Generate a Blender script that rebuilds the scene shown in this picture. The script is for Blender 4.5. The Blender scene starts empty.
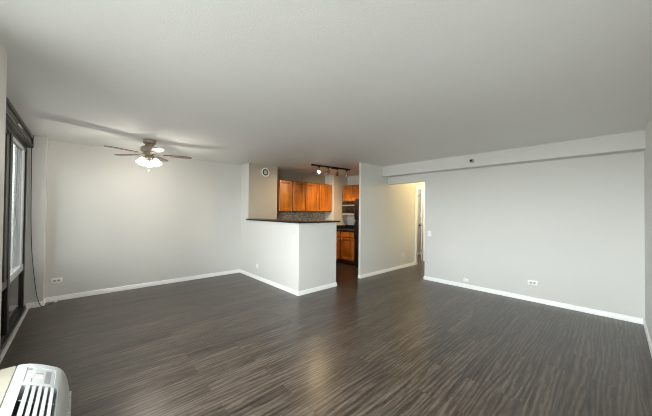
import bpy, bmesh, math, random
from mathutils import Vector, Matrix
random.seed(4)
S = bpy.context.scene
COL = S.collection

# ------------------------------------------------------------------ camera
CAM_H = 1.4046
def make_camera():
    f, yaw, pitch, roll = 266.2747, 0.0421, 0.0121, 0.0097
    th = math.pi/4 + yaw
    fwd = Vector((math.cos(th)*math.cos(pitch), math.sin(th)*math.cos(pitch), math.sin(pitch)))
    right = Vector((math.sin(th), -math.cos(th), 0)); up = right.cross(fwd)
    c, s = math.cos(roll), math.sin(roll)
    R = right*c + up*s; U = up*c - right*s
    cd = bpy.data.cameras.new('camera'); co = bpy.data.objects.new('camera', cd); COL.objects.link(co)
    cd.sensor_width = 36; cd.lens = 36*f/652; cd.clip_start = .02; cd.clip_end = 200
    M = Matrix(((R.x, U.x, -fwd.x, 0), (R.y, U.y, -fwd.y, 0), (R.z, U.z, -fwd.z, CAM_H), (0, 0, 0, 1)))
    co.matrix_world = M
    S.camera = co
make_camera()

# ------------------------------------------------------------------ world, exposure
S.view_settings.view_transform = 'Standard'
S.view_settings.look = 'None'
S.view_settings.gamma = 1
S.view_settings.use_curve_mapping = False
S.view_settings.exposure = 0.0
SKY = 26.0
w = bpy.data.worlds.new('overcast_sky'); S.world = w; w.use_nodes = True
nt = w.node_tree; nt.nodes.clear()
o_ = nt.nodes.new('ShaderNodeOutputWorld'); b_ = nt.nodes.new('ShaderNodeBackground')
g_ = nt.nodes.new('ShaderNodeTexGradient'); tc = nt.nodes.new('ShaderNodeTexCoord')
sx = nt.nodes.new('ShaderNodeSeparateXYZ'); rp = nt.nodes.new('ShaderNodeValToRGB')
mr = nt.nodes.new('ShaderNodeMapRange'); mr.inputs['From Min'].default_value = -1; mr.inputs['From Max'].default_value = 1
nt.links.new(tc.outputs['Generated'], sx.inputs[0]); nt.links.new(sx.outputs['Z'], mr.inputs['Value'])
nt.links.new(mr.outputs[0], rp.inputs[0])
E_ = rp.color_ramp.elements
E_[0].position = .0; E_[0].color = (.05, .05, .048, 1)
E_[1].position = .53; E_[1].color = (.96, .985, 1, 1)
for p_, v_ in ((.36, .14), (.485, .55)):
    q_ = E_.new(p_); q_.color = (v_, v_, v_*.98, 1)
nt.links.new(rp.outputs[0], b_.inputs[0]); b_.inputs[1].default_value = SKY
nt.links.new(b_.outputs[0], o_.inputs[0])
S.cycles.max_bounces = 12; S.cycles.diffuse_bounces = 8; S.cycles.transparent_max_bounces = 16
S.cycles.filter_width = 1.0; S.cycles.sample_clamp_indirect = 6; S.cycles.caustics_reflective = False; S.cycles.caustics_refractive = False

def portal(name, loc, rot, sx_, sy_):
    l = bpy.data.lights.new(name, 'AREA'); l.shape = 'RECTANGLE'; l.size = sx_; l.size_y = sy_
    l.cycles.is_portal = True
    o = bpy.data.objects.new(name, l); COL.objects.link(o); o.location = loc; o.rotation_euler = rot
# the two window bays let the daylight in (sampling guides for the sky, they emit nothing)
portal('daylight_opening', (-.70, 4.15, 1.4), (0, -math.pi/2, 0), 1.7, 2.8)
portal('daylight_opening', (-.70, 1.1, 1.45), (0, -math.pi/2, 0), 1.7, 2.6)

# ------------------------------------------------------------------ materials
def new_mat(name, col, rough=.5, metal=0, spec=.5, coat=0):
    m = bpy.data.materials.new(name); m.use_nodes = True
    p = m.node_tree.nodes['Principled BSDF']
    p.inputs['Base Color'].default_value = (*col, 1); p.inputs['Roughness'].default_value = rough
    p.inputs['Metallic'].default_value = metal; p.inputs['Specular IOR Level'].default_value = spec
    p.inputs['Coat Weight'].default_value = coat
    return m
def nodes(m): return m.node_tree.nodes, m.node_tree.links, m.node_tree.nodes['Principled BSDF']
def add_bump(m, scale, strength, dist=.002, detail=2):
    n, l, p = nodes(m)
    t = n.new('ShaderNodeTexCoord'); z = n.new('ShaderNodeTexNoise'); b = n.new('ShaderNodeBump')
    z.inputs['Scale'].default_value = scale; z.inputs['Detail'].default_value = detail
    b.inputs['Strength'].default_value = strength; b.inputs['Distance'].default_value = dist
    l.new(t.outputs['Object'], z.inputs['Vector']); l.new(z.outputs['Fac'], b.inputs['Height'])
    l.new(b.outputs[0], p.inputs['Normal'])
    return z
def add_var(m, col, scale=(3, 3, 3), amount=.06, detail=3):
    """slight colour mottling around col"""
    n, l, p = nodes(m)
    t = n.new('ShaderNodeTexCoord'); mp = n.new('ShaderNodeMapping'); z = n.new('ShaderNodeTexNoise'); r = n.new('ShaderNodeValToRGB')
    mp.inputs['Scale'].default_value = scale; z.inputs['Scale'].default_value = 1; z.inputs['Detail'].default_value = detail
    l.new(t.outputs['Object'], mp.inputs[0]); l.new(mp.outputs[0], z.inputs['Vector']); l.new(z.outputs['Fac'], r.inputs[0])
    r.color_ramp.elements[0].position = .3; r.color_ramp.elements[1].position = .7
    r.color_ramp.elements[0].color = (*[c*(1-amount) for c in col], 1)
    r.color_ramp.elements[1].color = (*[min(1, c*(1+amount)) for c in col], 1)
    l.new(r.outputs[0], p.inputs['Base Color'])

WALLC = (.69, .69, .665)
M_wall = new_mat('grey_wall_paint', WALLC, .55, spec=.35); add_var(M_wall, WALLC, (1.3, 1.3, 1.3), .012); add_bump(M_wall, 170, .25, .0012)
CEILC = (.87, .87, .85)
M_ceil = new_mat('textured_ceiling_paint', CEILC, .8, spec=.2); add_var(M_ceil, CEILC, (1, 1, 1), .01); add_bump(M_ceil, 100, .5, .0045, 4)
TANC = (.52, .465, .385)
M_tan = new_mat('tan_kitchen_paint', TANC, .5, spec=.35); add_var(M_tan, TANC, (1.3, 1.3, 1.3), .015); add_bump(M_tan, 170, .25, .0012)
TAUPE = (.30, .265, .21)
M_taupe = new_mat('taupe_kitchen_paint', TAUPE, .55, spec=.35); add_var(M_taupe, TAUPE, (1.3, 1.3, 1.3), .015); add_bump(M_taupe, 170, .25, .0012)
M_trim = new_mat('white_trim_paint', (.93, .93, .92), .35); add_var(M_trim, (.93, .93, .92), (6, 6, 6), .01)
M_door = new_mat('white_door_paint', (.80, .80, .78), .4); add_var(M_door, (.80, .80, .78), (5, 5, 5), .01)
M_plate = new_mat('white_switch_plastic', (.93, .93, .90), .3); add_var(M_plate, (.93, .93, .90), (30, 30, 30), .01)
M_slot = new_mat('dark_slot', (.06, .06, .06), .6); add_var(M_slot, (.06, .06, .06), (30, 30, 30), .05)
M_bronze = new_mat('dark_bronze_aluminium', (.028, .026, .023), .35, .3); add_var(M_bronze, (.028, .026, .023), (8, 8, 8), .15)
M_alu = new_mat('pale_aluminium', (.62, .63, .62), .4, .2); add_var(M_alu, (.62, .63, .62), (9, 9, 9), .04)
M_acw = new_mat('white_appliance_plastic', (.54, .562, .572), .32); add_var(M_acw, (.54, .562, .572), (5, 5, 5), .01)
M_acc = new_mat('cream_enamelled_metal', (.36, .335, .265), .4); add_var(M_acc, (.36, .335, .265), (5, 5, 5), .015)
M_acg = new_mat('pale_grey_panel', (.50, .515, .52), .35); add_var(M_acg, (.50, .515, .52), (20, 20, 20), .02)
M_acd = new_mat('dark_air_passage', (.015, .016, .017), .7); add_var(M_acd, (.015, .016, .017), (20, 20, 20), .1)
M_ink = new_mat('grey_print', (.25, .26, .27), .5); add_var(M_ink, (.25, .26, .27), (20, 20, 20), .03)
M_nickel = new_mat('brushed_nickel', (.46, .40, .33), .32, .75); add_var(M_nickel, (.46, .40, .33), (30, 30, 4), .08)
M_chrome = new_mat('chrome', (.62, .60, .57), .18, 1); add_var(M_chrome, (.62, .60, .57), (20, 20, 20), .03)
M_knob = new_mat('satin_nickel_knob', (.75, .73, .69), .35, .4); add_var(M_knob, (.75, .73, .69), (20, 20, 20), .03)
M_blackm = new_mat('black_metal', (.02, .017, .014), .4, .4); add_var(M_blackm, (.02, .017, .014), (20, 20, 20), .1)
M_granite = new_mat('black_granite', (.012, .012, .012), .32, spec=.3)
def granite():
    n, l, p = nodes(M_granite)
    t = n.new('ShaderNodeTexCoord'); v = n.new('ShaderNodeTexVoronoi'); r = n.new('ShaderNodeValToRGB')
    v.inputs['Scale'].default_value = 160
    l.new(t.outputs['Object'], v.inputs['Vector']); l.new(v.outputs['Color'], r.inputs[0])
    r.color_ramp.elements[0].position = .75; r.color_ramp.elements[0].color = (.011, .011, .011, 1)
    r.color_ramp.elements[1].position = .95; r.color_ramp.elements[1].color = (.05, .048, .044, 1)
    l.new(r.outputs[0], p.inputs['Base Color'])
granite()
M_appl = new_mat('dark_bronze_appliance', (.020, .014, .011), .35, 0); add_var(M_appl, (.020, .014, .011), (6, 6, 40), .15)
M_steel = new_mat('stainless_trim', (.36, .34, .31), .4, .4); add_var(M_steel, (.42, .38, .33), (6, 80, 6), .06)
M_blkgl = new_mat('black_glass', (.012, .011, .010), .08); add_var(M_blkgl, (.012, .011, .010), (4, 4, 4), .1)
M_cord = new_mat('black_cord', (.03, .03, .03), .6); add_var(M_cord, (.03, .03, .03), (30, 30, 30), .1)

def wood(name, dark, light, scale, rough, coat=0, axis_scale=(14, 14, 1.2)):
    m = new_mat(name, light, rough, coat=coat)
    n, l, p = nodes(m)
    t = n.new('ShaderNodeTexCoord'); mp = n.new('ShaderNodeMapping'); z = n.new('ShaderNodeTexNoise'); z2 = n.new('ShaderNodeTexNoise')
    mp.inputs['Scale'].default_value = axis_scale
    z.inputs['Scale'].default_value = scale; z.inputs['Detail'].default_value = 6; z.inputs['Distortion'].default_value = .6
    z2.inputs['Scale'].default_value = 2.2; z2.inputs['Detail'].default_value = 2
    mx = n.new('ShaderNodeMath'); mx.operation = 'MULTIPLY_ADD'; mx.inputs[1].default_value = .6
    r = n.new('ShaderNodeValToRGB')
    l.new(t.outputs['Object'], mp.inputs[0]); l.new(mp.outputs[0], z.inputs['Vector']); l.new(t.outputs['Object'], z2.inputs['Vector'])
    m4 = n.new('ShaderNodeMath'); m4.operation = 'MULTIPLY'; m4.inputs[1].default_value = .4
    l.new(z2.outputs['Fac'], m4.inputs[0]); l.new(z.outputs['Fac'], mx.inputs[0]); l.new(m4.outputs[0], mx.inputs[2])
    l.new(mx.outputs[0], r.inputs[0])
    r.color_ramp.elements[0].position = .33; r.color_ramp.elements[0].color = (*dark, 1)
    r.color_ramp.elements[1].position = .66; r.color_ramp.elements[1].color = (*light, 1)
    l.new(r.outputs[0], p.inputs['Base Color'])
    return m
M_cab = wood('honey_stained_maple', (.26, .070, .007), (.62, .205, .022), 1.0, .40, .08)
M_cabf = wood('gap_shaded_maple_face_frame', (.15, .040, .006), (.34, .105, .015), 1.0, .42, .08)  # frame toned darker to stand in for shade in the gaps between doors
M_cabd = wood('cabinet_plinth_wood', (.05, .02, .01), (.07, .03, .014), 1.0, .5)
M_blade = wood('walnut_fan_blade', (.055, .022, .018), (.12, .055, .045), 3, .3, .3, (6, 6, 6))

def floor_mat():
    m = new_mat('grey_brown_vinyl_planks', (.1, .09, .08), .3, spec=.5)
    n, l, p = nodes(m)
    def N(t, **k):
        q = n.new(t)
        for a, b in k.items(): setattr(q, a, b)
        return q
    t = N('ShaderNodeTexCoord')
    br = N('ShaderNodeTexBrick', offset=.37, offset_frequency=2)
    br.inputs['Color1'].default_value = (0, 0, 0, 1); br.inputs['Color2'].default_value = (1, 1, 1, 1); br.inputs['Mortar'].default_value = (.5, .5, .5, 1)
    br.inputs['Scale'].default_value = 1; br.inputs['Brick Width'].default_value = 1.22; br.inputs['Row Height'].default_value = .152
    br.inputs['Mortar Size'].default_value = .0012; br.inputs['Mortar Smooth'].default_value = .3
    l.new(t.outputs['Object'], br.inputs['Vector'])
    # shift the grain from plank to plank
    sep = N('ShaderNodeSeparateXYZ'); l.new(t.outputs['Object'], sep.inputs[0])
    rnd = N('ShaderNodeSeparateColor'); l.new(br.outputs['Color'], rnd.inputs[0])
    off = N('ShaderNodeMath', operation='MULTIPLY'); off.inputs[1].default_value = 37.0; l.new(rnd.outputs[0], off.inputs[0])
    cmb = N('ShaderNodeCombineXYZ'); l.new(sep.outputs[0], cmb.inputs[0]); l.new(sep.outputs[1], cmb.inputs[1]); l.new(off.outputs[0], cmb.inputs[2])
    def noise(sc, detail, dist, rough=.55):
        mp = N('ShaderNodeMapping'); mp.inputs['Scale'].default_value = sc
        z = N('ShaderNodeTexNoise'); z.inputs['Scale'].default_value = 1; z.inputs['Detail'].default_value = detail
        z.inputs['Distortion'].default_value = dist; z.inputs['Roughness'].default_value = rough
        l.new(cmb.outputs[0], mp.inputs[0]); l.new(mp.outputs[0], z.inputs['Vector']); return z
    a = noise((.7, 11, 1), 7, .7, .68)
    b = noise((7, 60, 1), 5, .6, .7)
    c_ = noise((1.8, 27, 1), 5, 1.1, .68)
    mpw = N('ShaderNodeMapping'); mpw.inputs['Scale'].default_value = (.9, 8, 1)
    wv = N('ShaderNodeTexWave', wave_type='BANDS', bands_direction='Y'); wv.inputs['Scale'].default_value = 1.1
    wv.inputs['Distortion'].default_value = 16; wv.inputs['Detail'].default_value = 3; wv.inputs['Detail Scale'].default_value = .7
    l.new(cmb.outputs[0], mpw.inputs[0]); l.new(mpw.outputs[0], wv.inputs['Vector'])
    def madd(x, k, y=None, c=0):
        q = N('ShaderNodeMath', operation='MULTIPLY_ADD'); l.new(x, q.inputs[0]); q.inputs[1].default_value = k
        if y is None: q.inputs[2].default_value = c
        else: l.new(y, q.inputs[2])
        return q.outputs[0]
    s = madd(a.outputs['Fac'], .32); s = madd(b.outputs['Fac'], .34, s); s = madd(c_.outputs['Fac'], .24, s); s = madd(wv.outputs['Fac'], .11, s); s = madd(rnd.outputs[0], .06, s)
    r = N('ShaderNodeValToRGB'); e = r.color_ramp.elements
    e[0].position = .39; e[0].color = (.012, .009, .0072, 1)
    e[1].position = .68; e[1].color = (.135, .104, .080, 1)
    q = e.new(.525); q.color = (.049, .0375, .0292, 1)
    l.new(s, r.inputs[0])
    mix = N('ShaderNodeMix', data_type='RGBA'); mix.inputs['B'].default_value = (.03, .026, .023, 1)
    l.new(br.outputs['Fac'], mix.inputs['Factor']); l.new(r.outputs[0], mix.inputs['A'])
    l.new(mix.outputs['Result'], p.inputs['Base Color'])
    rr = madd(a.outputs['Fac'], .10, None, .25); l.new(rr, p.inputs['Roughness'])
    bp = N('ShaderNodeBump'); bp.inputs['Strength'].default_value = .06; bp.inputs['Distance'].default_value = .002
    l.new(s, bp.inputs['Height']); l.new(bp.outputs[0], p.inputs['Normal'])
    return m
M_floor = floor_mat()

def mosaic_mat():
    m = new_mat('mosaic_tile', (.3, .27, .22), .25)
    n, l, p = nodes(m)
    t = n.new('ShaderNodeTexCoord'); mp = n.new('ShaderNodeMapping'); br = n.new('ShaderNodeTexBrick')
    mp.inputs['Rotation'].default_value = (math.pi/2, 0, 0)
    br.inputs['Scale'].default_value = 1; br.inputs['Brick Width'].default_value = .055; br.inputs['Row Height'].default_value = .018
    br.inputs['Mortar Size'].default_value = .0012
    br.inputs['Color1'].default_value = (.28, .22, .155, 1); br.inputs['Color2'].default_value = (.78, .68, .53, 1); br.inputs['Mortar'].default_value = (.30, .28, .25, 1)
    l.new(t.outputs['Object'], mp.inputs[0]); l.new(mp.outputs[0], br.inputs['Vector'])
    l.new(br.outputs['Color'], p.inputs['Base Color'])
    return m
M_mosaic = mosaic_mat()

def glass_mat(name, tint):
    m = bpy.data.materials.new(name); m.use_nodes = True
    n, l = m.node_tree.nodes, m.node_tree.links; n.clear()
    o = n.new('ShaderNodeOutputMaterial'); t = n.new('ShaderNodeBsdfTransparent'); g = n.new('ShaderNodeBsdfGlossy'); x = n.new('ShaderNodeMixShader'); f = n.new('ShaderNodeFresnel')
    t.inputs[0].default_value = (*tint, 1); g.inputs['Roughness'].default_value = .02
    n.remove(f); f = n.new('ShaderNodeLayerWeight'); f.inputs['Blend'].default_value = .12
    mm = n.new('ShaderNodeMath'); mm.operation = 'MULTIPLY'; mm.inputs[1].default_value = .7
    l.new(f.outputs['Fresnel'], mm.inputs[0])
    l.new(mm.outputs[0], x.inputs[0]); l.new(t.outputs[0], x.inputs[1]); l.new(g.outputs[0], x.inputs[2]); l.new(x.outputs[0], o.inputs[0])
    return m
M_glass = glass_mat('clear_window_glass', (.95, .97, .965))
M_glass_dim = glass_mat('daylight_dimming_window_glass', (.38, .388, .385))  # grey tint added to hold back daylight through the far bay
def emit(name, col, st):
    m = new_mat(name, (.9, .9, .88), .3)
    p = m.node_tree.nodes['Principled BSDF']; p.inputs['Emission Color'].default_value = (*col, 1); p.inputs['Emission Strength'].default_value = st
    return m
M_shade = emit('lit_frosted_glass', (1, .95, .86), 7.0)
M_bulb = emit('lit_spot_bulb', (1, .80, .52), 48.0)
M_hall = emit('lit_hall_diffuser', (1, .80, .46), 4.0)

# ------------------------------------------------------------------ mesh helpers
class MB:
    def __init__(s): s.bm = bmesh.new()
    def box(s, x0, y0, z0, x1, y1, z1, bev=0, seg=2, mat=0):
        r = bmesh.ops.create_cube(s.bm, size=1)
        vs = r['verts']
        for v in vs: v.co = Vector(((x0+x1)/2+v.co.x*(x1-x0), (y0+y1)/2+v.co.y*(y1-y0), (z0+z1)/2+v.co.z*(z1-z0)))
        fs = {f for v in vs for f in v.link_faces}
        for f in fs: f.material_index = mat
        if bev:
            es = list({e for v in vs for e in v.link_edges})
            bmesh.ops.bevel(s.bm, geom=es, offset=bev, segments=seg, profile=.5, affect='EDGES', clamp_overlap=True)
        return s
    def lathe(s, prof, center=(0, 0, 0), axis=(0, 0, 1), n=28, mat=0):
        q = Vector((0, 0, 1)).rotation_difference(Vector(axis).normalized()).to_matrix()
        c = Vector(center); rings = []
        for r, z in prof:
            if r < 1e-6: rings.append([s.bm.verts.new(c + q @ Vector((0, 0, z)))])
            else: rings.append([s.bm.verts.new(c + q @ Vector((r*math.cos(2*math.pi*k/n), r*math.sin(2*math.pi*k/n), z))) for k in range(n)])
        for A, B in zip(rings, rings[1:]):
            for k in range(n):
                k2 = (k+1) % n
                vs = ([A[0]] if len(A) == 1 else [A[k], A[k2]]) + ([B[0]] if len(B) == 1 else [B[k2], B[k]])
                if len(vs) >= 3:
                    f = s.bm.faces.new(vs); f.material_index = mat
        return s
    def tube(s, pts, rad, n=10):
        pts = [Vector(p) for p in pts]; rings = []
        up = Vector((.13, .31, .94)).normalized()
        for i, p in enumerate(pts):
            d = (pts[min(i+1, len(pts)-1)] - pts[max(i-1, 0)]).normalized()
            a = d.cross(up)
            if a.length < 1e-3: a = d.cross(Vector((1, 0, 0)))
            a.normalize(); b = a.cross(d)
            rr = rad[i] if isinstance(rad, (list, tuple)) else rad
            rings.append([s.bm.verts.new(p + a*rr*math.cos(2*math.pi*k/n) + b*rr*math.sin(2*math.pi*k/n)) for k in range(n)])
        for A, B in zip(rings, rings[1:]):
            for k in range(n): s.bm.faces.new((A[k], A[(k+1) % n], B[(k+1) % n], B[k]))
        s.bm.faces.new(rings[0][::-1]); s.bm.faces.new(rings[-1])
        return s
    def prism(s, poly, z0, z1, bev=0):
        lo = [s.bm.verts.new((x, y, z0)) for x, y in poly]; hi = [s.bm.verts.new((x, y, z1)) for x, y in poly]
        fs = [s.bm.faces.new(lo[::-1]), s.bm.faces.new(hi)]
        n = len(poly)
        for k in range(n): fs.append(s.bm.faces.new((lo[k], lo[(k+1) % n], hi[(k+1) % n], hi[k])))
        if bev:
            es = list(fs[1].edges)
            bmesh.ops.bevel(s.bm, geom=es, offset=bev, segments=2, profile=.5, affect='EDGES')
        return s
    def sweep(s, path, prof, closed_ends=True):
        """baseboard: path of (x,y), profile of (distance out, z) with the outward side on the left of travel"""
        P = [Vector((x, y, 0)) for x, y in path]; rings = []
        for i, p in enumerate(P):
            def nrm(a, b):
                d = (b-a).normalized(); return Vector((-d.y, d.x, 0))
            if i == 0: m = nrm(P[0], P[1])
            elif i == len(P)-1: m = nrm(P[-2], P[-1])
            else:
                n1, n2 = nrm(P[i-1], p), nrm(p, P[i+1]); m = (n1+n2); m = m/(1+n1.dot(n2))
            rings.append([s.bm.verts.new(p + m*d + Vector((0, 0, z))) for d, z in prof])
        for A, B in zip(rings, rings[1:]):
            k = len(A)
            for j in range(k): s.bm.faces.new((A[j], A[(j+1) % k], B[(j+1) % k], B[j]))
        s.bm.faces.new(rings[0]); s.bm.faces.new(rings[-1][::-1])
        return s
    def xform(s, M):
        bmesh.ops.transform(s.bm, matrix=M, verts=s.bm.verts); return s
    def build(s, name, mat, parent=None, smooth=35):
        bm = s.bm
        bmesh.ops.recalc_face_normals(bm, faces=bm.faces)
        me = bpy.data.meshes.new(name)
        off = Vector((0, 0, 0))
        if parent is not None:
            q = parent
            while q is not None: off += q.location; q = q.parent
            bmesh.ops.translate(bm, vec=-off, verts=bm.verts)
        if smooth:
            for f in bm.faces: f.smooth = True
            for e in bm.edges:
                if len(e.link_faces) == 2 and e.calc_face_angle(0) > math.radians(smooth): e.smooth = False
        bm.to_mesh(me); bm.free()
        for m in (mat if isinstance(mat, (list, tuple)) else [mat]): me.materials.append(m)
        o = bpy.data.objects.new(name, me); COL.objects.link(o)
        if parent is not None: o.parent = parent
        return o
def struct(name, mb, mat, smooth=35):
    o = mb.build(name, mat, None, smooth); o['kind'] = 'structure'; return o
def tag(o, label, cat, group=None):
    o['label'] = label; o['category'] = cat
    if group: o['group'] = group
    return o
def thing(name, label, cat, loc=(0, 0, 0), group=None):
    o = bpy.data.objects.new(name, None); o.empty_display_size = .1; COL.objects.link(o); o.location = loc
    return tag(o, label, cat, group)
def empty_struct(name, loc):
    o = bpy.data.objects.new(name, None); COL.objects.link(o); o.location = loc; o['kind'] = 'structure'; return o
def copy_tree(src, loc, label, group=None):
    r = src.copy(); COL.objects.link(r); r.location = loc; r['label'] = label
    if group: r['group'] = group
    for ch in list(src.children):
        c = ch.copy(); COL.objects.link(c); c.parent = r
        for g in list(ch.children):
            d = g.copy(); COL.objects.link(d); d.parent = c
    return r

# ------------------------------------------------------------------ the room shell
H = 2.44
AY, BX, WX, NY = 5.775, 5.31, -.57, -.25     # far wall, right wall, window wall, near wall
struct('floor', MB().box(-.68, -.40, -.12, 9.1, 5.92, 0), M_floor, 0)
struct('ceiling', MB().box(-.68, -.40, H, 9.1, 5.92, H+.12), M_ceil, 0)
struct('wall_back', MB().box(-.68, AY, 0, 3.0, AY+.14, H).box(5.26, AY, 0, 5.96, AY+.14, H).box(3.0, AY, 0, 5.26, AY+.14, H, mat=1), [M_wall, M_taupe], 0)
struct('wall_near', MB().box(-.68, NY-.14, 0, 5.45, NY, H), M_wall, 0)
# right wall with the hall opening at its far end
struct('wall_right', MB().box(BX, NY, 0, BX+.13, 2.71, H).box(BX, 2.71, 2.052, BX+.13, 3.63, H), M_wall, 0)
struct('beam', MB().box(5.07, NY, 2.215, BX, 3.63, H), M_wall, 0)
# wing wall between kitchen and hall, with the closet doorway
struct('wall_wing', MB().box(4.335, 3.63, 0, 5.82, 3.685, H).box(5.82, 3.63, 0, 6.66, 3.75, H).box(6.66, 3.63, 2.05, 7.27, 3.75, H).box(7.27, 3.63, 0, 8.9, 3.75, H), M_wall, 0)
struct('wall_hall', MB().box(BX+.13, 2.50, 0, 8.9, 2.62, H).box(8.9, 2.50, 0, 9.02, 4.60, H), M_wall, 0)
struct('wall_closet', MB().box(6.1, 4.42, 0, 8.9, 4.56, H).box(6.1, 3.75, 0, 6.2, 4.42, H), M_wall, 0)
# kitchen: column at left, shaft in the far right corner, right wall
def painted(name, *b):
    m = MB().box(*b)
    for f in m.bm.faces:
        f.normal_update()
        if f.normal.y < -.5: f.material_index = 1       # the face towards the kitchen is tan
    struct(name, m, [M_wall, M_tan], 0)
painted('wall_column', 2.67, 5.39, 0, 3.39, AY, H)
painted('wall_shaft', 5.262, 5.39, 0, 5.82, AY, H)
struct('wall_kitchen', MB().box(5.82, 3.75, 0, 5.96, AY, H), M_wall, 0)
# half wall of the breakfast bar
struct('wall_bar', MB().prism([(2.67, 5.39), (2.67, 3.56), (3.545, 3.56), (3.545, 3.68), (2.79, 3.68), (2.79, 5.39)], 0, 1.2), M_wall, 0)
# window wall
struct('wall_left', MB().box(-.68, 2.42, 0, -.38, 2.755, H).box(-.68, 5.585, 0, -.384, AY, H)
       .box(-.68, NY, 0, WX, 2.42, .62).box(-.68, NY, 2.28, WX, 2.42, H).box(-.68, NY, .62, WX, -.12, 2.28)
       .box(-.68, 2.755, 2.28, WX, 5.585, H), M_wall, 0)

M_bounce = new_mat('pale_bounce_slab', (.66, .65, .62), .8); add_var(M_bounce, (.66, .65, .62), (4, 4, 4), .05); add_bump(M_bounce, 60, .3)
# unseen slab added outside the glazed bay to bounce daylight onto the ceiling
struct('floor_bounce_slab', MB().box(-2.1, 2.3, -.14, -.681, 6.0, -.02), M_bounce, 0)
BB = [(0, 0), (.014, 0), (.014, .046), (.010, .053), (.010, .064), (.004, .072), (0, .072)]
def baseboard(name, path): struct(name, MB().sweep(path, BB), M_trim, 30)
e_ = .0005
baseboard('baseboard_back', [(2.67-e_, AY-e_), (-.384+e_, AY-e_), (-.384+e_, 5.585-e_), (-.55, 5.585-e_)][::-1][::-1])
baseboard('baseboard_bar', [(3.545+e_, 3.68), (3.545+e_, 3.56-e_), (2.67-e_, 3.56-e_), (2.67-e_, AY-.015)][::-1][::-1])
baseboard('baseboard_wing', [(6.56, 3.63-e_), (4.335-e_, 3.63-e_), (4.335-e_, 3.685)])
baseboard('baseboard_right', [(BX-e_, NY+.0145), (BX-e_, 2.71+e_), (BX+.13, 2.71+e_)])
baseboard('baseboard_near', [(WX, NY+e_), (BX-e_, NY+e_)])
baseboard('baseboard_left', [(-.53, 2.755+e_), (-.38+e_, 2.755+e_), (-.38+e_, 2.42-e_), (-.53, 2.42-e_)][::1])
baseboard('baseboard_closet', [(8.9, 4.42-e_), (6.2, 4.42-e_)])
# beads of white paint at the kitchen opening are plain corners; closet door casing in the hall:
def casing():
    m = MB()
    for y0, y1 in ((3.612, 3.63-e_),):
        m.box(6.565, y0, 0, 6.655, y1, 2.10, .004).box(7.275, y0, 0, 7.365, y1, 2.10, .004).box(6.655, y0, 2.045, 7.275, y1, 2.10, .004)
    m.box(6.66+e_, 3.615, 0, 6.675, 3.75, 2.05).box(7.255, 3.615, 0, 7.27-e_, 3.75, 2.05).box(6.675, 3.615, 2.035, 7.255, 3.75, 2.05-e_)
    struct('trim_1', m, M_trim)
casing()
# closet door, swung wide open into the closet, seen on its edge
def closet_door():
    root = empty_struct('door_1', (7.245, 3.785, 0))
    a = math.radians(27.2); Mx = Matrix.Translation((7.245, 3.785, 0)) @ Matrix.Rotation(a, 4, 'Z')
    m = MB().box(0, -.0175, .012, .58, .0175, 2.03, .002)
    for z0, z1 in ((.15, .95), (1.1, 1.9)):
        for y0, y1 in ((.0165, .0215), (-.0215, -.0165)):
            m.box(.10, y0, z0, .48, y1, z1, .002)
    m.xform(Mx).build('panel', M_door, root)
    k = MB()
    for sg in (1, -1):
        k.lathe([(0, 0), (.026, 0), (.026, .006), (.011, .010), (.011, .035), (.026, .042), (.030, .056), (.022, .068), (0, .072)], (.52, sg*.0175, 1.0), (0, sg, 0), 20)
    k.xform(Mx).build('door_handle', M_blackm, root)
    h = MB()
    for z in (.25, 1.0, 1.78): h.lathe([(0, 0), (.007, 0), (.007, .09), (0, .09)], (-.008, .012, z), (0, 0, 1), 10)
    h.xform(Mx).build('hinge', M_nickel, root)
closet_door()

# ------------------------------------------------------------------ windows
def win1():
    r = empty_struct('window_1', (-0.636, 4.15, 0))
    y0, y1 = 2.757, 5.583
    f = MB()
    f.box(-.66, y0, .0, -.545, y1, .045)                       # sill track
    f.box(-0.636, y0, 2.22, -0.573, y1, 2.278)                   # head
    f.box(-0.636, 5.50, .045, -0.568, y1, 2.22)                  # far jamb
    f.box(-0.636, y0, .045, -0.568, y0+.12, 2.22)
    f.box(-0.636, 4.42, .045, -0.568, 4.54, 2.22, .004)          # mullion
    f.box(-.66, y0, .0, -.64, y1, .10)
    f.build('frame', M_bronze, r)
    t = MB().box(-.544, y0, .0005, -.515, y1, .014, .003)
    t.build('threshold', M_alu, r)
    for a, b in ((y0+.12, 4.42), (4.54, 5.50)):
        MB().box(-0.611, a, .045, -0.591, b, .56).build('lower_panel', M_blkgl, r)
        s = MB()
        s.box(-0.616, a, .56, -0.572, b, .645, .004)
        s.box(-0.614, b-.15, .645, -0.576, b-.05, 2.22, .004)
        s.box(-0.614, a, 2.18, -0.576, b, 2.22, .004)
        s.build('sash', M_alu if a > 4 else M_bronze, r)
        MB().box(-0.613, b-.05, .645, -0.577, b, 2.22).box(-0.613, a, .645, -0.577, a+.03, 2.2).build('stile', M_bronze, r)
        MB().box(-0.596, a+.03, .645, -0.591, b-.15, 2.18).build('pane', M_glass_dim, r)
win1()
def win2():
    r = empty_struct('window_2', (-0.636, 1.1, .62))
    f = MB()
    f.box(-0.646, -.12, .622, -0.572, 2.418, .68).box(-0.646, -.12, 2.22, -0.572, 2.418, 2.278)
    f.box(-0.646, -.118, .68, -0.572, -.06, 2.22).box(-0.646, 2.36, .68, -0.572, 2.418, 2.22).box(-0.636, 1.11, .68, -0.576, 1.17, 2.22)
    f.build('frame', M_bronze, r)
    for a, b in ((-.06, 1.11), (1.17, 2.36)):
        MB().box(-0.611, a, .68, -0.606, b, 2.22).build('pane', M_glass, r)
win2()
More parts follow.
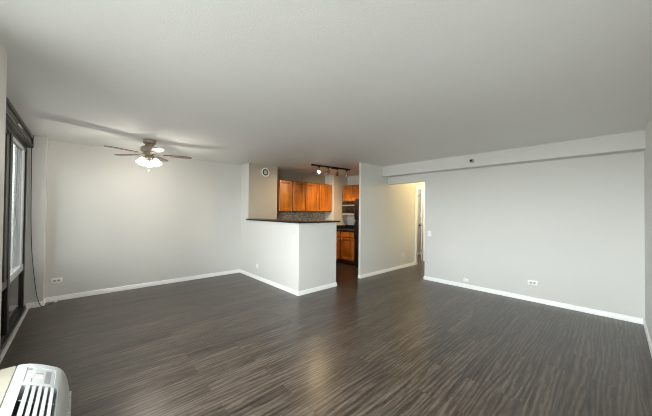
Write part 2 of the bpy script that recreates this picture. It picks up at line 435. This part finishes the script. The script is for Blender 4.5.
# blind headrail above the far window
def headrail():
    t = thing('blind_headrail', 'long dark bronze blind headrail fixed along the ceiling above the left window', 'headrail', (-.56, 4.2, 2.25))
    y0, y1 = 2.765, 5.56
    m = MB().box(-0.608, y0, 2.262, -0.530, y1, 2.432, .006)
    m.box(-0.531, y0, 2.385, -0.515, y1, 2.425, .004).box(-0.531, y0, 2.275, -0.515, y1, 2.305, .004)
    m.build('rail', M_bronze, t)
    MB().box(-0.533, y0, 2.325, -0.524, y1, 2.352, .003).build('channel', M_bronze, t)
    MB().box(-0.531, 4.36, 2.300, -0.507, 4.58, 2.322, .003).build('bracket', M_chrome, t)
    MB().box(-0.612, y1, 2.255, -0.510, y1+.012, 2.436, .003).build('end_cap', M_bronze, t)
headrail()

# ------------------------------------------------------------------ wall plates
def plate(name, label, cat, c, n, w, h, kind, group=None):
    """c: centre on the wall, n: outward axis 'x-','y-'; w along the wall, h up"""
    t = thing(name, label, cat, c, group)
    if n == 'y-': A = Matrix.Translation(c)
    else: A = Matrix.Translation(c) @ Matrix.Rotation(-math.pi/2, 4, 'Z')
    MB().box(-w/2, -.006, -h/2, w/2, -.0004, h/2, .003).xform(A).build('cover_plate', M_plate, t)
    if kind == 'duplex_wide':
        for sg in (-1, 1):
            rc = MB().box(sg*.022*w/.125-.0155, -.0085, -.017, sg*.022*w/.125+.0155, -.006, .017, .004).xform(A).build('receptacle', M_acg, t)
            x = sg*.022*w/.125
            MB().box(x-.008, -.0092, .003, x+.001, -.0084, .0055).box(x-.008, -.0092, -.0055, x+.001, -.0084, -.003).lathe([(0, 0), (.0025, 0), (.0025, .0008), (0, .0008)], (x+.008, -.0084, 0), (0, -1, 0), 10).xform(A).build('slot', M_slot, rc)
        MB().lathe([(0, 0), (.003, 0), (.003, .001), (0, .0015)], (0, -.006, 0), (0, -1, 0), 10).xform(A).build('screw', M_nickel, t)
    elif kind == 'rocker':
        MB().box(-.0165, -.0105, -.033, .0165, -.006, .033, .003).xform(A).build('rocker', M_plate, t)
    elif kind == 'jack':
        MB().lathe([(0, 0), (.012, 0), (.012, .003), (.005, .004), (.005, .010), (0, .010)], (0, -.006, 0), (0, -1, 0), 16).xform(A).build('jack', M_slot if 'dark' in label else M_plate, t)
    elif kind == 'square_duplex':
        MB().box(-.020, -.009, -.016, .020, -.006, .016, .004).xform(A).build('receptacle', M_plate, t)
    return t
plate('wall_outlet', 'white horizontal wall outlet on far left wall near the hanging cord', 'outlet', (-.258, AY, .307), 'y-', .125, .078, 'duplex_wide')
plate('wall_outlet', 'white horizontal wall outlet in the middle of the long right wall', 'outlet', (BX, .897, .298), 'x-', .128, .076, 'duplex_wide')
plate('wall_outlet', 'small white square outlet low on the bright side of the bar half wall', 'outlet', (2.67, 4.965, .27), 'x-', .085, .085, 'square_duplex')
plate('wall_jack', 'small white low cover plate on the right wall close above the baseboard', 'wall plate', (BX, 1.894, .145), 'x-', .09, .062, 'jack')
plate('wall_jack', 'small white cover plate with dark jack on the wing wall beside the hall', 'wall plate', (5.988, 3.63, .325), 'y-', .085, .085, 'jack')
plate('light_switch', 'white light switch on the right wall beside the hall opening', 'switch', (BX, 2.607, .965), 'x-', .08, .118, 'rocker')
plate('light_switch', 'white light switch high on the bar half wall near its corner', 'switch', (2.67, 3.692, .925), 'x-', .078, .125, 'rocker')

# sprinkler on the beam face
def sprinkler():
    t = thing('sprinkler_head', 'small round sprinkler head sticking out of the beam above the right wall', 'sprinkler', (5.07, 1.716, 2.317))
    c = (5.07, 1.716, 2.317)
    MB().lathe([(0, .0004), (.040, .0004), (.038, .006), (.026, .012), (.018, .012), (0, .012)], c, (-1, 0, 0), 28).build('escutcheon', M_steel, t)
    MB().lathe([(0, .012), (.013, .012), (.013, .035), (.007, .037), (.007, .055), (0, .055)], c, (-1, 0, 0), 18).build('body', M_blackm, t)
    m = MB()
    for k in range(8):
        a = k*math.pi/4
        m.tube([(5.013, 1.716, 2.317), (5.011, 1.716+.024*math.cos(a), 2.317+.024*math.sin(a))], .004, 6)
    m.build('deflector', M_blackm, t)
sprinkler()

# round vent on the column
def vent():
    c = (3.07, 5.39, 2.275)
    t = thing('round_vent', 'round white ceiling-high air vent on the tan column face left of the wall cabinets', 'vent', c)
    ax = (0, -1, 0)
    MB().lathe([(.072, .0004), (.102, .0004), (.104, .008), (.098, .014), (.084, .017), (.075, .012), (.072, .0004)], c, ax, 40).build('outer_ring', M_plate, t)
    MB().lathe([(0, .0006), (.074, .0006), (.074, .003), (0, .003)], c, ax, 32).build('throat', M_slot, t)
    MB().lathe([(0, .003), (.012, .003), (.012, .008), (.042, .008), (.046, .011), (.040, .015), (0, .016)], c, ax, 36).build('centre_disc', M_acg, t)
vent()

# ------------------------------------------------------------------ hanging cord
def cord():
    t = thing('hanging_cord', 'thin black cord hanging down the corner pilaster onto the floor', 'cord', (-.41, 5.56, 0))
    k = [(-.527, 5.565, 2.26), (-.524, 5.570, 1.85), (-.518, 5.572, 1.25), (-.505, 5.572, .85), (-.485, 5.570, .55), (-.452, 5.565, .22), (-.425, 5.555, .08),
         (-.400, 5.545, .012), (-.375, 5.545, .006), (-.345, 5.575, .006), (-.31, 5.63, .006), (-.275, 5.668, .006)]
    pts = []
    for i in range(len(k)-1):
        p0, p1, p2, p3 = (Vector(k[max(i-1, 0)]), Vector(k[i]), Vector(k[i+1]), Vector(k[min(i+2, len(k)-1)]))
        for j in range(6):
            u = j/6
            pts.append(.5*((2*p1)+(p2-p0)*u+(2*p0-5*p1+4*p2-p3)*u*u+(3*p1-p0-3*p2+p3)*u**3))
    pts.append(Vector(k[-1]))
    for p in pts: p.z = max(p.z, .0052)
    MB().tube(pts, .0040, 8).build('cable', M_cord, t)
    MB().tube([(-.277, 5.667, .009), (-.262, 5.682, .009), (-.247, 5.696, .009)], [.007, .0085, .006], 10).build('plug_tip', M_plate, t)
cord()

# ------------------------------------------------------------------ air conditioner under the near window
def air_conditioner():
    t = thing('air_conditioner', 'white through-wall air conditioner with slatted top under the near window', 'air conditioner', (-.25, 1.8, 0))
    yA, yB = 2.346, 1.25
    # cream sleeve behind the cover
    MB().box(-.568, yB+.01, .02, -.260, yA-.004, .499, .006).build('sleeve', M_acc, t)
    prof = [(-.254, .06), (-.254, .500), (-.250, .504), (-.235, .503), (-.212, .497), (-.185, .486), (-.165, .475), (-.14, .461), (-.115, .445), (-.095, .431), (-.079, .416),
            (-.066, .397), (-.055, .370), (-.046, .335), (-.039, .29), (-.035, .22), (-.033, .06)]
    def inset(p, d):   # pull the end profile in for a rounded end
        cx, cz = -.17, .30
        return (p[0] + (cx-p[0])*d if p[0] > -.25 else p[0], p[1] + (cz-p[1])*d if p[1] > .1 else p[1])
    ys = [(yA, .075), (yA-.006, .035), (yA-.018, .010), (yA-.036, 0), (2.275, 0), (2.09, 0), (2.068, 0), (1.345, 0), (yB+.036, 0), (yB+.018, .010), (yB+.006, .035), (yB, .075)]
    m = MB(); bm = m.bm; rows = []
    for y, d in ys: rows.append([bm.verts.new((inset(p, d)[0], y, inset(p, d)[1])) for p in prof])
    pan, lou = [], []
    for i in range(len(ys)-1):
        for j in range(len(prof)-1):
            f = bm.faces.new((rows[i][j], rows[i][j+1], rows[i+1][j+1], rows[i+1][j]))
            if 4 <= j < 9 and i == 4: pan.append(f)
            if 4 <= j < 10 and i == 6: lou.append(f)
    bm.faces.new(rows[0]); bm.faces.new(rows[-1][::-1])
    for i in range(len(ys)-1): bm.faces.new((rows[i][0], rows[i+1][0], rows[i+1][-1], rows[i][-1]))
    def sink(fs, vec, mi):
        r = bmesh.ops.extrude_face_region(bm, geom=fs)
        vs = [g for g in r['geom'] if isinstance(g, bmesh.types.BMVert)]
        nf = [g for g in r['geom'] if isinstance(g, bmesh.types.BMFace)]
        bmesh.ops.translate(bm, vec=vec, verts=vs)
        for f in nf: f.material_index = mi
        for f in fs:
            if f.is_valid: bm.faces.remove(f)
    sink(pan, Vector((-.0025, 0, -.005)), 0)
    sink(lou, Vector((-.030, 0, -.060)), 1)
    m.build('cover', [M_acw, M_acd], t, 30)
    def at(u):      # a point of the top's curve by x
        for a, b in zip(prof[3:], prof[4:]):
            if a[0] <= u <= b[0]:
                k = (u-a[0])/(b[0]-a[0]); return a[1]+k*(b[1]-a[1])
        return prof[-1][1]
    def slope(u): return (at(u+.004)-at(u-.004))/.008
    # slats, along the cabinet
    for u in (-.186, -.164, -.142, -.120, -.098):
        m = MB().box(-.0075, 1.347, -.030, .0075, 2.064, .0, .0025)
        m.xform(Matrix.Translation((u, 0, at(u)+.001)) @ Matrix.Rotation(math.radians(22), 4, 'Y')).build('slat', M_acw, t)
    for y in (1.5, 1.72, 1.94):
        a, b = Vector((-.21, y, at(-.21)-.012)), Vector((-.08, y, at(-.08)-.014))
        MB().tube([a, (a+b)/2, b], .0028, 8).build('cross_rib', M_acw, t)
    # control panel set in the top
    nrm = Vector((.0025, 0, .005)).normalized()
    def patch(u0, u1, y0, y1, lift, th, name, mat, par):
        q = MB(); n = 5; up = []; lo = []
        for i in range(n+1):
            u = u0+(u1-u0)*i/n
            z = at(u)
            for L, h in ((up, lift), (lo, lift-th)):
                L.append([q.bm.verts.new(Vector((u, y, z)) + nrm*h) for y in (y0, y1)])
        for i in range(n):
            q.bm.faces.new((up[i][0], up[i+1][0], up[i+1][1], up[i][1])); q.bm.faces.new((lo[i][0], lo[i][1], lo[i+1][1], lo[i+1][0]))
            for s in (0, 1): q.bm.faces.new((up[i][s], up[i+1][s], lo[i+1][s], lo[i][s]))
        q.bm.faces.new((up[0][0], up[0][1], lo[0][1], lo[0][0])); q.bm.faces.new((up[n][0], up[n][1], lo[n][1], lo[n][0]))
        return q.build(name, mat, par)
    cp = patch(-.209, -.099, 2.094, 2.271, -.0025, .002, 'control_panel', M_acg, t)
    patch(-.134, -.112, 2.105, 2.245, -.0016, .0012, 'display', M_ink, cp)
    patch(-.206, -.190, 2.245, 2.268, -.0017, .0010, 'badge', M_ink, cp)
    for u in (-.166, -.155, -.146):
        for y in (2.16, 2.185, 2.21): patch(u-.0035, u+.0035, y-.006, y+.006, -.0016, .0012, 'button', M_ink if (y > 2.2) else M_plate, cp)
    patch(-.185, -.180, 2.11, 2.15, -.0016, .0012, 'pointer', M_ink, cp)
    # front intake grille bars
    g = MB()
    for k in range(34):
        y = 1.32+k*.0285
        g.box(-.041, y, .09, -.027, y+.011, .285, .002)
    g.build('intake_grille', M_acw, t)
    MB().box(-.50, yB+.03, .0004, -.05, yA-.04, .062).build('base', M_acg, t)
air_conditioner()

# ------------------------------------------------------------------ ceiling fan
def fan():
    hx, hy = .735, 4.70; zb = 2.22; r = .565; ph = 57
    t = thing('ceiling_fan', 'five-bladed ceiling fan with nickel motor and lit glass shades', 'ceiling fan', (hx, hy, H))
    c = (hx, hy, 0)
    MB().lathe([(0, 2.4395), (.080, 2.4395), (.083, 2.425), (.079, 2.412), (.084, 2.405), (.082, 2.388), (.072, 2.376), (.056, 2.370), (0, 2.370)], c).build('canopy', M_nickel, t)
    MB().lathe([(0, 2.372), (.055, 2.372), (.060, 2.345), (.098, 2.335), (.112, 2.315), (.112, 2.275), (.100, 2.258), (.075, 2.250), (.075, 2.235), (.09, 2.23), (.09, 2.212), (0, 2.212)], c).build('motor_housing', M_nickel, t)
    MB().lathe([(0, 2.213), (.050, 2.213), (.058, 2.20), (.058, 2.165), (.045, 2.150), (.030, 2.140), (.014, 2.128), (0, 2.124)], c).build('switch_housing', M_nickel, t)
    for k in range(5):
        a = math.radians(ph+72*k)
        Mx = Matrix.Translation((hx, hy, zb)) @ Matrix.Rotation(a, 4, 'Z')
        iron = MB().box(.07, -.012, -.006, .19, .012, .002, .003).prism([(.165, -.016), (.215, -.04), (.26, -.035), (.26, .035), (.215, .04), (.165, .016)], -.004, .001).xform(Mx).build('blade_iron', M_nickel, t)
        N = 14; out = []
        for i in range(N+1):
            u = i/N; x = .185+(r-.185)*u
            hw = .048+.017*min(1, u*1.4)
            if u > .86: hw *= math.sqrt(max(0, 1-((u-.86)/.145)**2))
            out.append((x, hw))
        poly = [(x, h) for x, h in out] + [(x, -h) for x, h in out[::-1]]
        MB().prism(poly, .001, .008).xform(Mx @ Matrix.Translation((.0, 0, .002)) @ Matrix.Rotation(math.radians(-4), 4, 'X')).build('blade', M_blade, t)
    for k in range(3):
        a = math.radians((81, 201, -39)[k])
        d = Vector((math.cos(a), math.sin(a), 0))
        p0 = Vector((hx, hy, 2.178)) + d*.045; p1 = Vector((hx, hy, 2.165)) + d*.070
        ax = (d*.55 + Vector((0, 0, -.83))).normalized()
        MB().tube([p0, (p0+p1)/2+Vector((0, 0, .006)), p1], .009, 10).lathe([(0, -.012), (.022, -.012), (.026, 0), (.026, .014), (0, .014)], p1, ax, 20).build('lamp_arm', M_nickel, t)
        sh = MB().lathe([(.022, .008), (.030, .020), (.041, .045), (.046, .073), (.049, .096), (.053, .108), (.049, .107), (.044, .078), (.037, .048), (.020, .013), (.022, .008)], p1, ax, 28).build('glass_shade', M_shade, t)
        pb = p1 + ax*.06
        MB().lathe([(0, -.04), (.012, -.04), (.014, -.018), (.026, .005), (.026, .02), (.016, .034), (0, .038)], pb, ax, 18).build('bulb', M_shade, sh)
        l = bpy.data.lights.new('fan_lamp', 'POINT'); l.energy = 11; l.color = (1, .92, .80); l.shadow_soft_size = .03
        lo = bpy.data.objects.new('fan_lamp', l); COL.objects.link(lo); lo.location = p1 + ax*.125 - Vector((hx, hy, H)); lo.parent = t
    m = MB().tube([(hx+.004, hy+.03, 2.15), (hx+.004, hy+.032, 1.99)], .0016, 6)
    m.lathe([(0, -.02), (.005, -.018), (.006, 0), (.003, .01), (0, .012)], (hx+.004, hy+.032, 1.985), (0, 0, 1), 10)
    m.build('pull_chain', M_nickel, t)
fan()

# ------------------------------------------------------------------ kitchen
def door_mb(w, h, th=.02, fr=.055):
    """raised-panel door in the xz plane, face towards -y, lower left corner at the origin"""
    m = MB(); m.box(0, -th, 0, w, 0, h)
    bm = m.bm
    f = [q for q in bm.faces if q.normal.y < -.9 or (q.calc_center_median().y < -th+1e-5)]
    f = [q for q in f if abs(q.calc_center_median().y+th) < 1e-5]
    for thick, dep in ((.005, .004), (fr, 0), (.008, -.013), (.012, 0), (.028, .010)):
        bmesh.ops.inset_individual(bm, faces=f, thickness=thick, depth=dep, use_even_offset=True)
    return m
def drawer_mb(w, h, th=.02):
    m = MB(); m.box(0, -th, 0, w, 0, h); bm = m.bm
    f = [q for q in bm.faces if abs(q.calc_center_median().y+th) < 1e-5]
    for thick, dep in ((.004, .003), (.018, 0), (.006, -.003)):
        bmesh.ops.inset_individual(bm, faces=f, thickness=thick, depth=dep, use_even_offset=True)
    return m
def knob_mb(x, z, y): return MB().lathe([(0, 0), (.008, 0), (.006, .010), (.014, .018), (.013, .026), (0, .029)], (x, y, z), (0, -1, 0), 16)
def cabinet(name, label, cat, T, w, d, h, fronts, group, plinth=0):
    """T: matrix putting the cabinet (front at y=0, back at y=d, x 0..w, z 0..h) in the room; fronts: (kind,x0,z0,x1,z1,knob)"""
    t = thing(name, label, cat, T.to_translation(), group)
    m = MB().box(0, .0, plinth, w, d, h, .0015)
    m.xform(T).build('carcass', M_cabf, t)
    if plinth: MB().box(.002, .06, .0005, w-.002, d-.01, plinth).xform(T).build('plinth', M_cabd, t)
    for kind, x0, z0, x1, z1, kn in fronts:
        mb = (door_mb if kind == 'door' else drawer_mb)(x1-x0, z1-z0)
        L = T @ Matrix.Translation((x0, -.0005, z0))
        o = mb.xform(L).build(kind, M_cab, t)
        if kn: knob_mb(kn[0], kn[1], -.0235).xform(T).build('knob', M_knob, o)
    return t
GU = 'upper kitchen cabinets'; GB = 'lower kitchen cabinets'
zU, hU = 1.388, .77
def wall2(x0, x1, label):
    w = x1-x0; g = .020; hf = w/2
    fr = [('door', g, .012, hf-.015, hU-.014, (hf-.045, .035)), ('door', hf+.015, .014, w-g, hU-.014, (hf+.045, .035))]
    cabinet('wall_cabinet', label, 'cabinet', Matrix.Translation((x0, 5.468, zU)), w, .306, hU, fr, GU)
wall2(3.468, 4.289, 'honey wood two-door wall cabinet over the mosaic backsplash, next to the vent column')
wall2(4.291, 5.248, 'honey wood two-door wall cabinet over the mosaic backsplash, under the track light middle')
RX = Matrix.Rotation(-math.pi/2, 4, 'Z')        # local x -> -Y, front (-y) -> -X
def rightcab(name, label, y0, y1, xf, z0, h, d, fr, grp, plinth=0):
    return cabinet(name, label, 'cabinet', Matrix.Translation((xf, y1, z0)) @ RX, y1-y0, d, h, fr, grp, plinth)
w = .755
rightcab('wall_cabinet', 'short honey wood wall cabinet directly above the microwave', 4.535, 5.29, 5.50, 1.682, .45, .318,
         [('door', .03, .018, w/2-.015, .430, (w/2-.04, .035)), ('door', w/2+.015, .018, w-.02, .430, (w/2+.04, .035))], GU)
rightcab('wall_cabinet', 'short honey wood wall cabinet above the dark refrigerator', 3.76, 4.53, 5.45, 1.79, .34, .368,
         [('door', .012, .012, .381, .328, (.355, .03)), ('door', .389, .012, .758, .328, (.415, .03))], GU)
# lower cabinets: the one by the refrigerator shows its front
rightcab('base_cabinet', 'honey wood base cabinet with drawer and door beside the dark refrigerator', 4.492, 5.098, 5.20, 0, .87, .615,
         [('drawer', .075, .725, .595, .855, (.335, .79)), ('door', .075, .125, .595, .705, (.12, .66))], GB, .105)
def backcab(x0, x1, label, T=None):
    w = x1-x0
    cabinet('base_cabinet', label, 'cabinet', Matrix.Translation((x0, 5.10, 0)), w, .66 if x1 < 5.0 else .28, .87,
            [('drawer', .012, .725, w-.012, .855, (w/2, .79)), ('door', .012, .125, w-.012, .705, (w-.05, .66))], GB, .105)
backcab(4.60, 5.198, 'honey wood base cabinet in the far inner corner, just peeking past the bar end')
backcab(4.0, 4.598, 'honey wood base cabinet behind the bar, in the middle of the back run')
backcab(3.40, 3.998, 'honey wood base cabinet behind the bar, beside the vent column')

o = MB().prism([(3.392, 5.772), (3.392, 5.07), (5.17, 5.07), (5.17, 4.485), (5.818, 4.485), (5.818, 5.388), (5.260, 5.388), (5.260, 5.772)], .871, .91, .004).build('kitchen_countertop', M_granite, None)
tag(o, 'black stone countertop over the lower kitchen cabinets', 'countertop')
struct('trim_2', MB().box(5.80, 4.487, .9105, 5.8195, 5.3895, 1.005).box(5.264, 5.372, .9105, 5.7995, 5.3895, 1.005), M_granite, 0)
o = MB().prism([(2.615, 5.388), (2.615, 3.505), (3.595, 3.505), (3.595, 3.80), (2.93, 3.80), (2.93, 5.388)], 1.2005, 1.228, .005).build('bar_countertop', M_granite, None)
tag(o, 'black L-shaped bar top on the white half wall', 'countertop')
struct('wall_backsplash', MB().box(3.3925, 5.766, .9105, 5.2595, AY-e_, 1.387), M_mosaic, 0)

def microwave():
    y0, y1, z0, z1, xf, xb = 4.54, 5.262, 1.278, 1.678, 5.46, 5.815
    t = thing('microwave', 'dark over-the-counter microwave hanging under the short wall cabinet', 'microwave', (xf, y1, z0))
    MB().box(xf+.02, y0, z0+.03, xb, y1, z1, .004).build('body', M_appl, t)
    MB().box(xf, y0, z1-.085, xf+.022, y1, z1-.002, .003).build('vent_grille', M_blkgl, t)
    MB().box(xf-.006, y0, z1-.115, xf+.022, y1, z1-.087, .003).build('upper_band', M_steel, t)
    d = MB().box(xf-.004, y0+.17, z0+.075, xf+.02, y1, z1-.117, .003).build('door', M_appl, t)
    MB().box(xf-.006, y0+.22, z0+.10, xf-.0035, y1-.05, z1-.15, .001).build('window', M_blkgl, d)
    MB().box(xf-.002, y0, z0+.075, xf+.02, y0+.168, z1-.117, .003).build('control_panel', M_blkgl, t)
    MB().tube([(xf-.002, y0+.19, z0+.09), (xf-.03, y0+.19, z0+.10), (xf-.03, y0+.19, z1-.14), (xf-.002, y0+.19, z1-.13)], .008, 10).build('handle', M_blackm, t)
    MB().box(xf-.008, y0, z0+.02, xf+.05, y1, z0+.072, .004).build('lower_band', M_steel, t)
microwave()
def fridge():
    y0, y1, xf, xb, zt = 3.765, 4.465, 5.14, 5.80, 1.71
    t = thing('refrigerator', 'tall dark refrigerator with freezer door on top, half hidden by the wing wall', 'refrigerator', (xf, (y0+y1)/2, 0))
    MB().box(xf, y0, .05, xb, y1, zt, .006).build('body', M_appl, t)
    MB().box(xf+.02, y0+.01, .0005, xb-.02, y1-.01, .052).build('kick_plate', M_blackm, t)
    f = MB().box(xf-.06, y0, 1.19, xf-.004, y1, zt+.0, .012, 3).build('freezer_door', M_appl, t)
    d = MB().box(xf-.06, y0, .06, xf-.004, y1, 1.178, .012, 3).build('fridge_door', M_appl, t)
    yh = y1-.05
    def hd(z0, z1, par): MB().tube([(xf-.058, yh, z0), (xf-.098, yh, z0+.03), (xf-.102, yh, z0+.06), (xf-.102, yh, z1-.06), (xf-.098, yh, z1-.03), (xf-.058, yh, z1)], .013, 12).build('handle', M_blackm, par)
    hd(1.23, 1.62, f); hd(.72, 1.14, d)
    MB().box(xf-.05, y1-.09, 1.712, xf+.05, y1-.01, 1.725, .003).build('hinge_cover', M_blackm, t)
fridge()

# track light on the kitchen ceiling
def track():
    a = Vector((3.715, 4.52, H)); b = Vector((4.815, 4.393, H)); d = (b-a).normalized(); L = (b-a).length
    t = thing('track_light', 'black ceiling track light with four chrome spot heads above the bar', 'track light', (a+b)/2)
    ang = math.atan2(d.y, d.x); Mx = Matrix.Translation(a) @ Matrix.Rotation(ang, 4, 'Z')
    MB().box(0, -.018, -.034, L, .018, -.0005, .003).xform(Mx).build('track', M_blackm, t)
    MB().box(.56, -.032, -.050, .74, .032, -.0008, .005).xform(Mx).build('power_feed', M_blackm, t)
    aims = [Vector((2.0, 2.6, .55)), Vector((3.25, 5.39, 1.20)), Vector((4.95, 5.46, 1.45)), Vector((5.28, 4.88, .75))]
    for s, aim, en in zip((.200, .450, .720, 1.005), aims, (24, 36, 60, 60)):
        p = a + d*s + Vector((0, 0, -.034))
        MB().box(-.022, -.014, -.022, .022, .014, 0, .003).xform(Matrix.Translation(p) @ Matrix.Rotation(ang, 4, 'Z')).tube([p+Vector((0, 0, -.02)), p+Vector((0, 0, -.065))], .006, 8).build('track_adapter', M_blackm, t)
        q = p + Vector((0, 0, -.10)); ax = (aim-q).normalized()
        h = MB().lathe([(0, -.045), (.020, -.045), (.027, -.030), (.030, -.005), (.034, .030), (.037, .055), (.034, .055), (.030, .030), (.022, .02), (0, .02)], q, ax, 24).build('spot_head', M_chrome, t)
        MB().lathe([(0, .022), (.027, .024), (.031, .044), (.020, .050), (0, .051)], q, ax, 20).build('bulb', M_bulb, h)
        y_ = ax.cross(Vector((0, 0, 1))).normalized()
        MB().tube([q+y_*.032, q+y_*.038+Vector((0, 0, .02)), q+Vector((0, 0, .036)), q-y_*.038+Vector((0, 0, .02)), q-y_*.032], .004, 8).build('yoke', M_blackm, h)
        l = bpy.data.lights.new('spot_lamp', 'SPOT'); l.energy = en*1.3; l.color = (1, .72, .40); l.spot_size = math.radians(95); l.spot_blend = .8; l.shadow_soft_size = .03
        lo = bpy.data.objects.new('spot_lamp', l); COL.objects.link(lo)
        lo.rotation_euler = ax.to_track_quat('-Z', 'Y').to_euler(); lo.location = q + ax*.056 - t.location; lo.parent = t
track()

# ------------------------------------------------------------------ hall and closet
def hall_light(loc, label, en, col):
    t = thing('ceiling_lamp', label, 'ceiling lamp', loc)
    MB().lathe([(0, -.0005), (.15, -.0005), (.15, -.02), (0, -.02)], loc).build('base', M_plate, t)
    MB().lathe([(.14, -.02), (.135, -.045), (.10, -.075), (.05, -.088), (0, -.090)], loc).build('diffuser', M_hall, t)
    l = bpy.data.lights.new('lamp_light', 'POINT'); l.energy = en; l.color = col; l.shadow_soft_size = .06
    lo = bpy.data.objects.new('lamp_light', l); COL.objects.link(lo); lo.location = (0, 0, -.17); lo.parent = t
hall_light((7.3, 2.98, H), 'round lit ceiling lamp in the hall behind the right wall', 44, (1, .72, .31))
hall_light((7.15, 3.98, H), 'round lit ceiling lamp inside the closet', 42, (1, .93, .82))
def hook():
    c = Vector((8.12, 4.42, 1.93))
    t = thing('wall_hook', 'dark V-shaped double hook high on the closet wall past the doorway', 'hook', c)
    MB().box(c.x-.02, c.y-.012, c.z-.05, c.x+.02, c.y-.0005, c.z+.01, .004).build('back_plate', M_nickel, t)
    for sg in (-1, 1):
        MB().tube([c+Vector((0, -.012, -.03)), c+Vector((sg*.06, -.05, .02)), c+Vector((sg*.15, -.07, .12))], .009, 8).build('prong', M_nickel, t)
hook()
plate('wall_control', 'small pale control box on the closet wall below the hook', 'wall control', (8.37, 4.42, 1.32), 'y-', .11, .16, 'rocker')
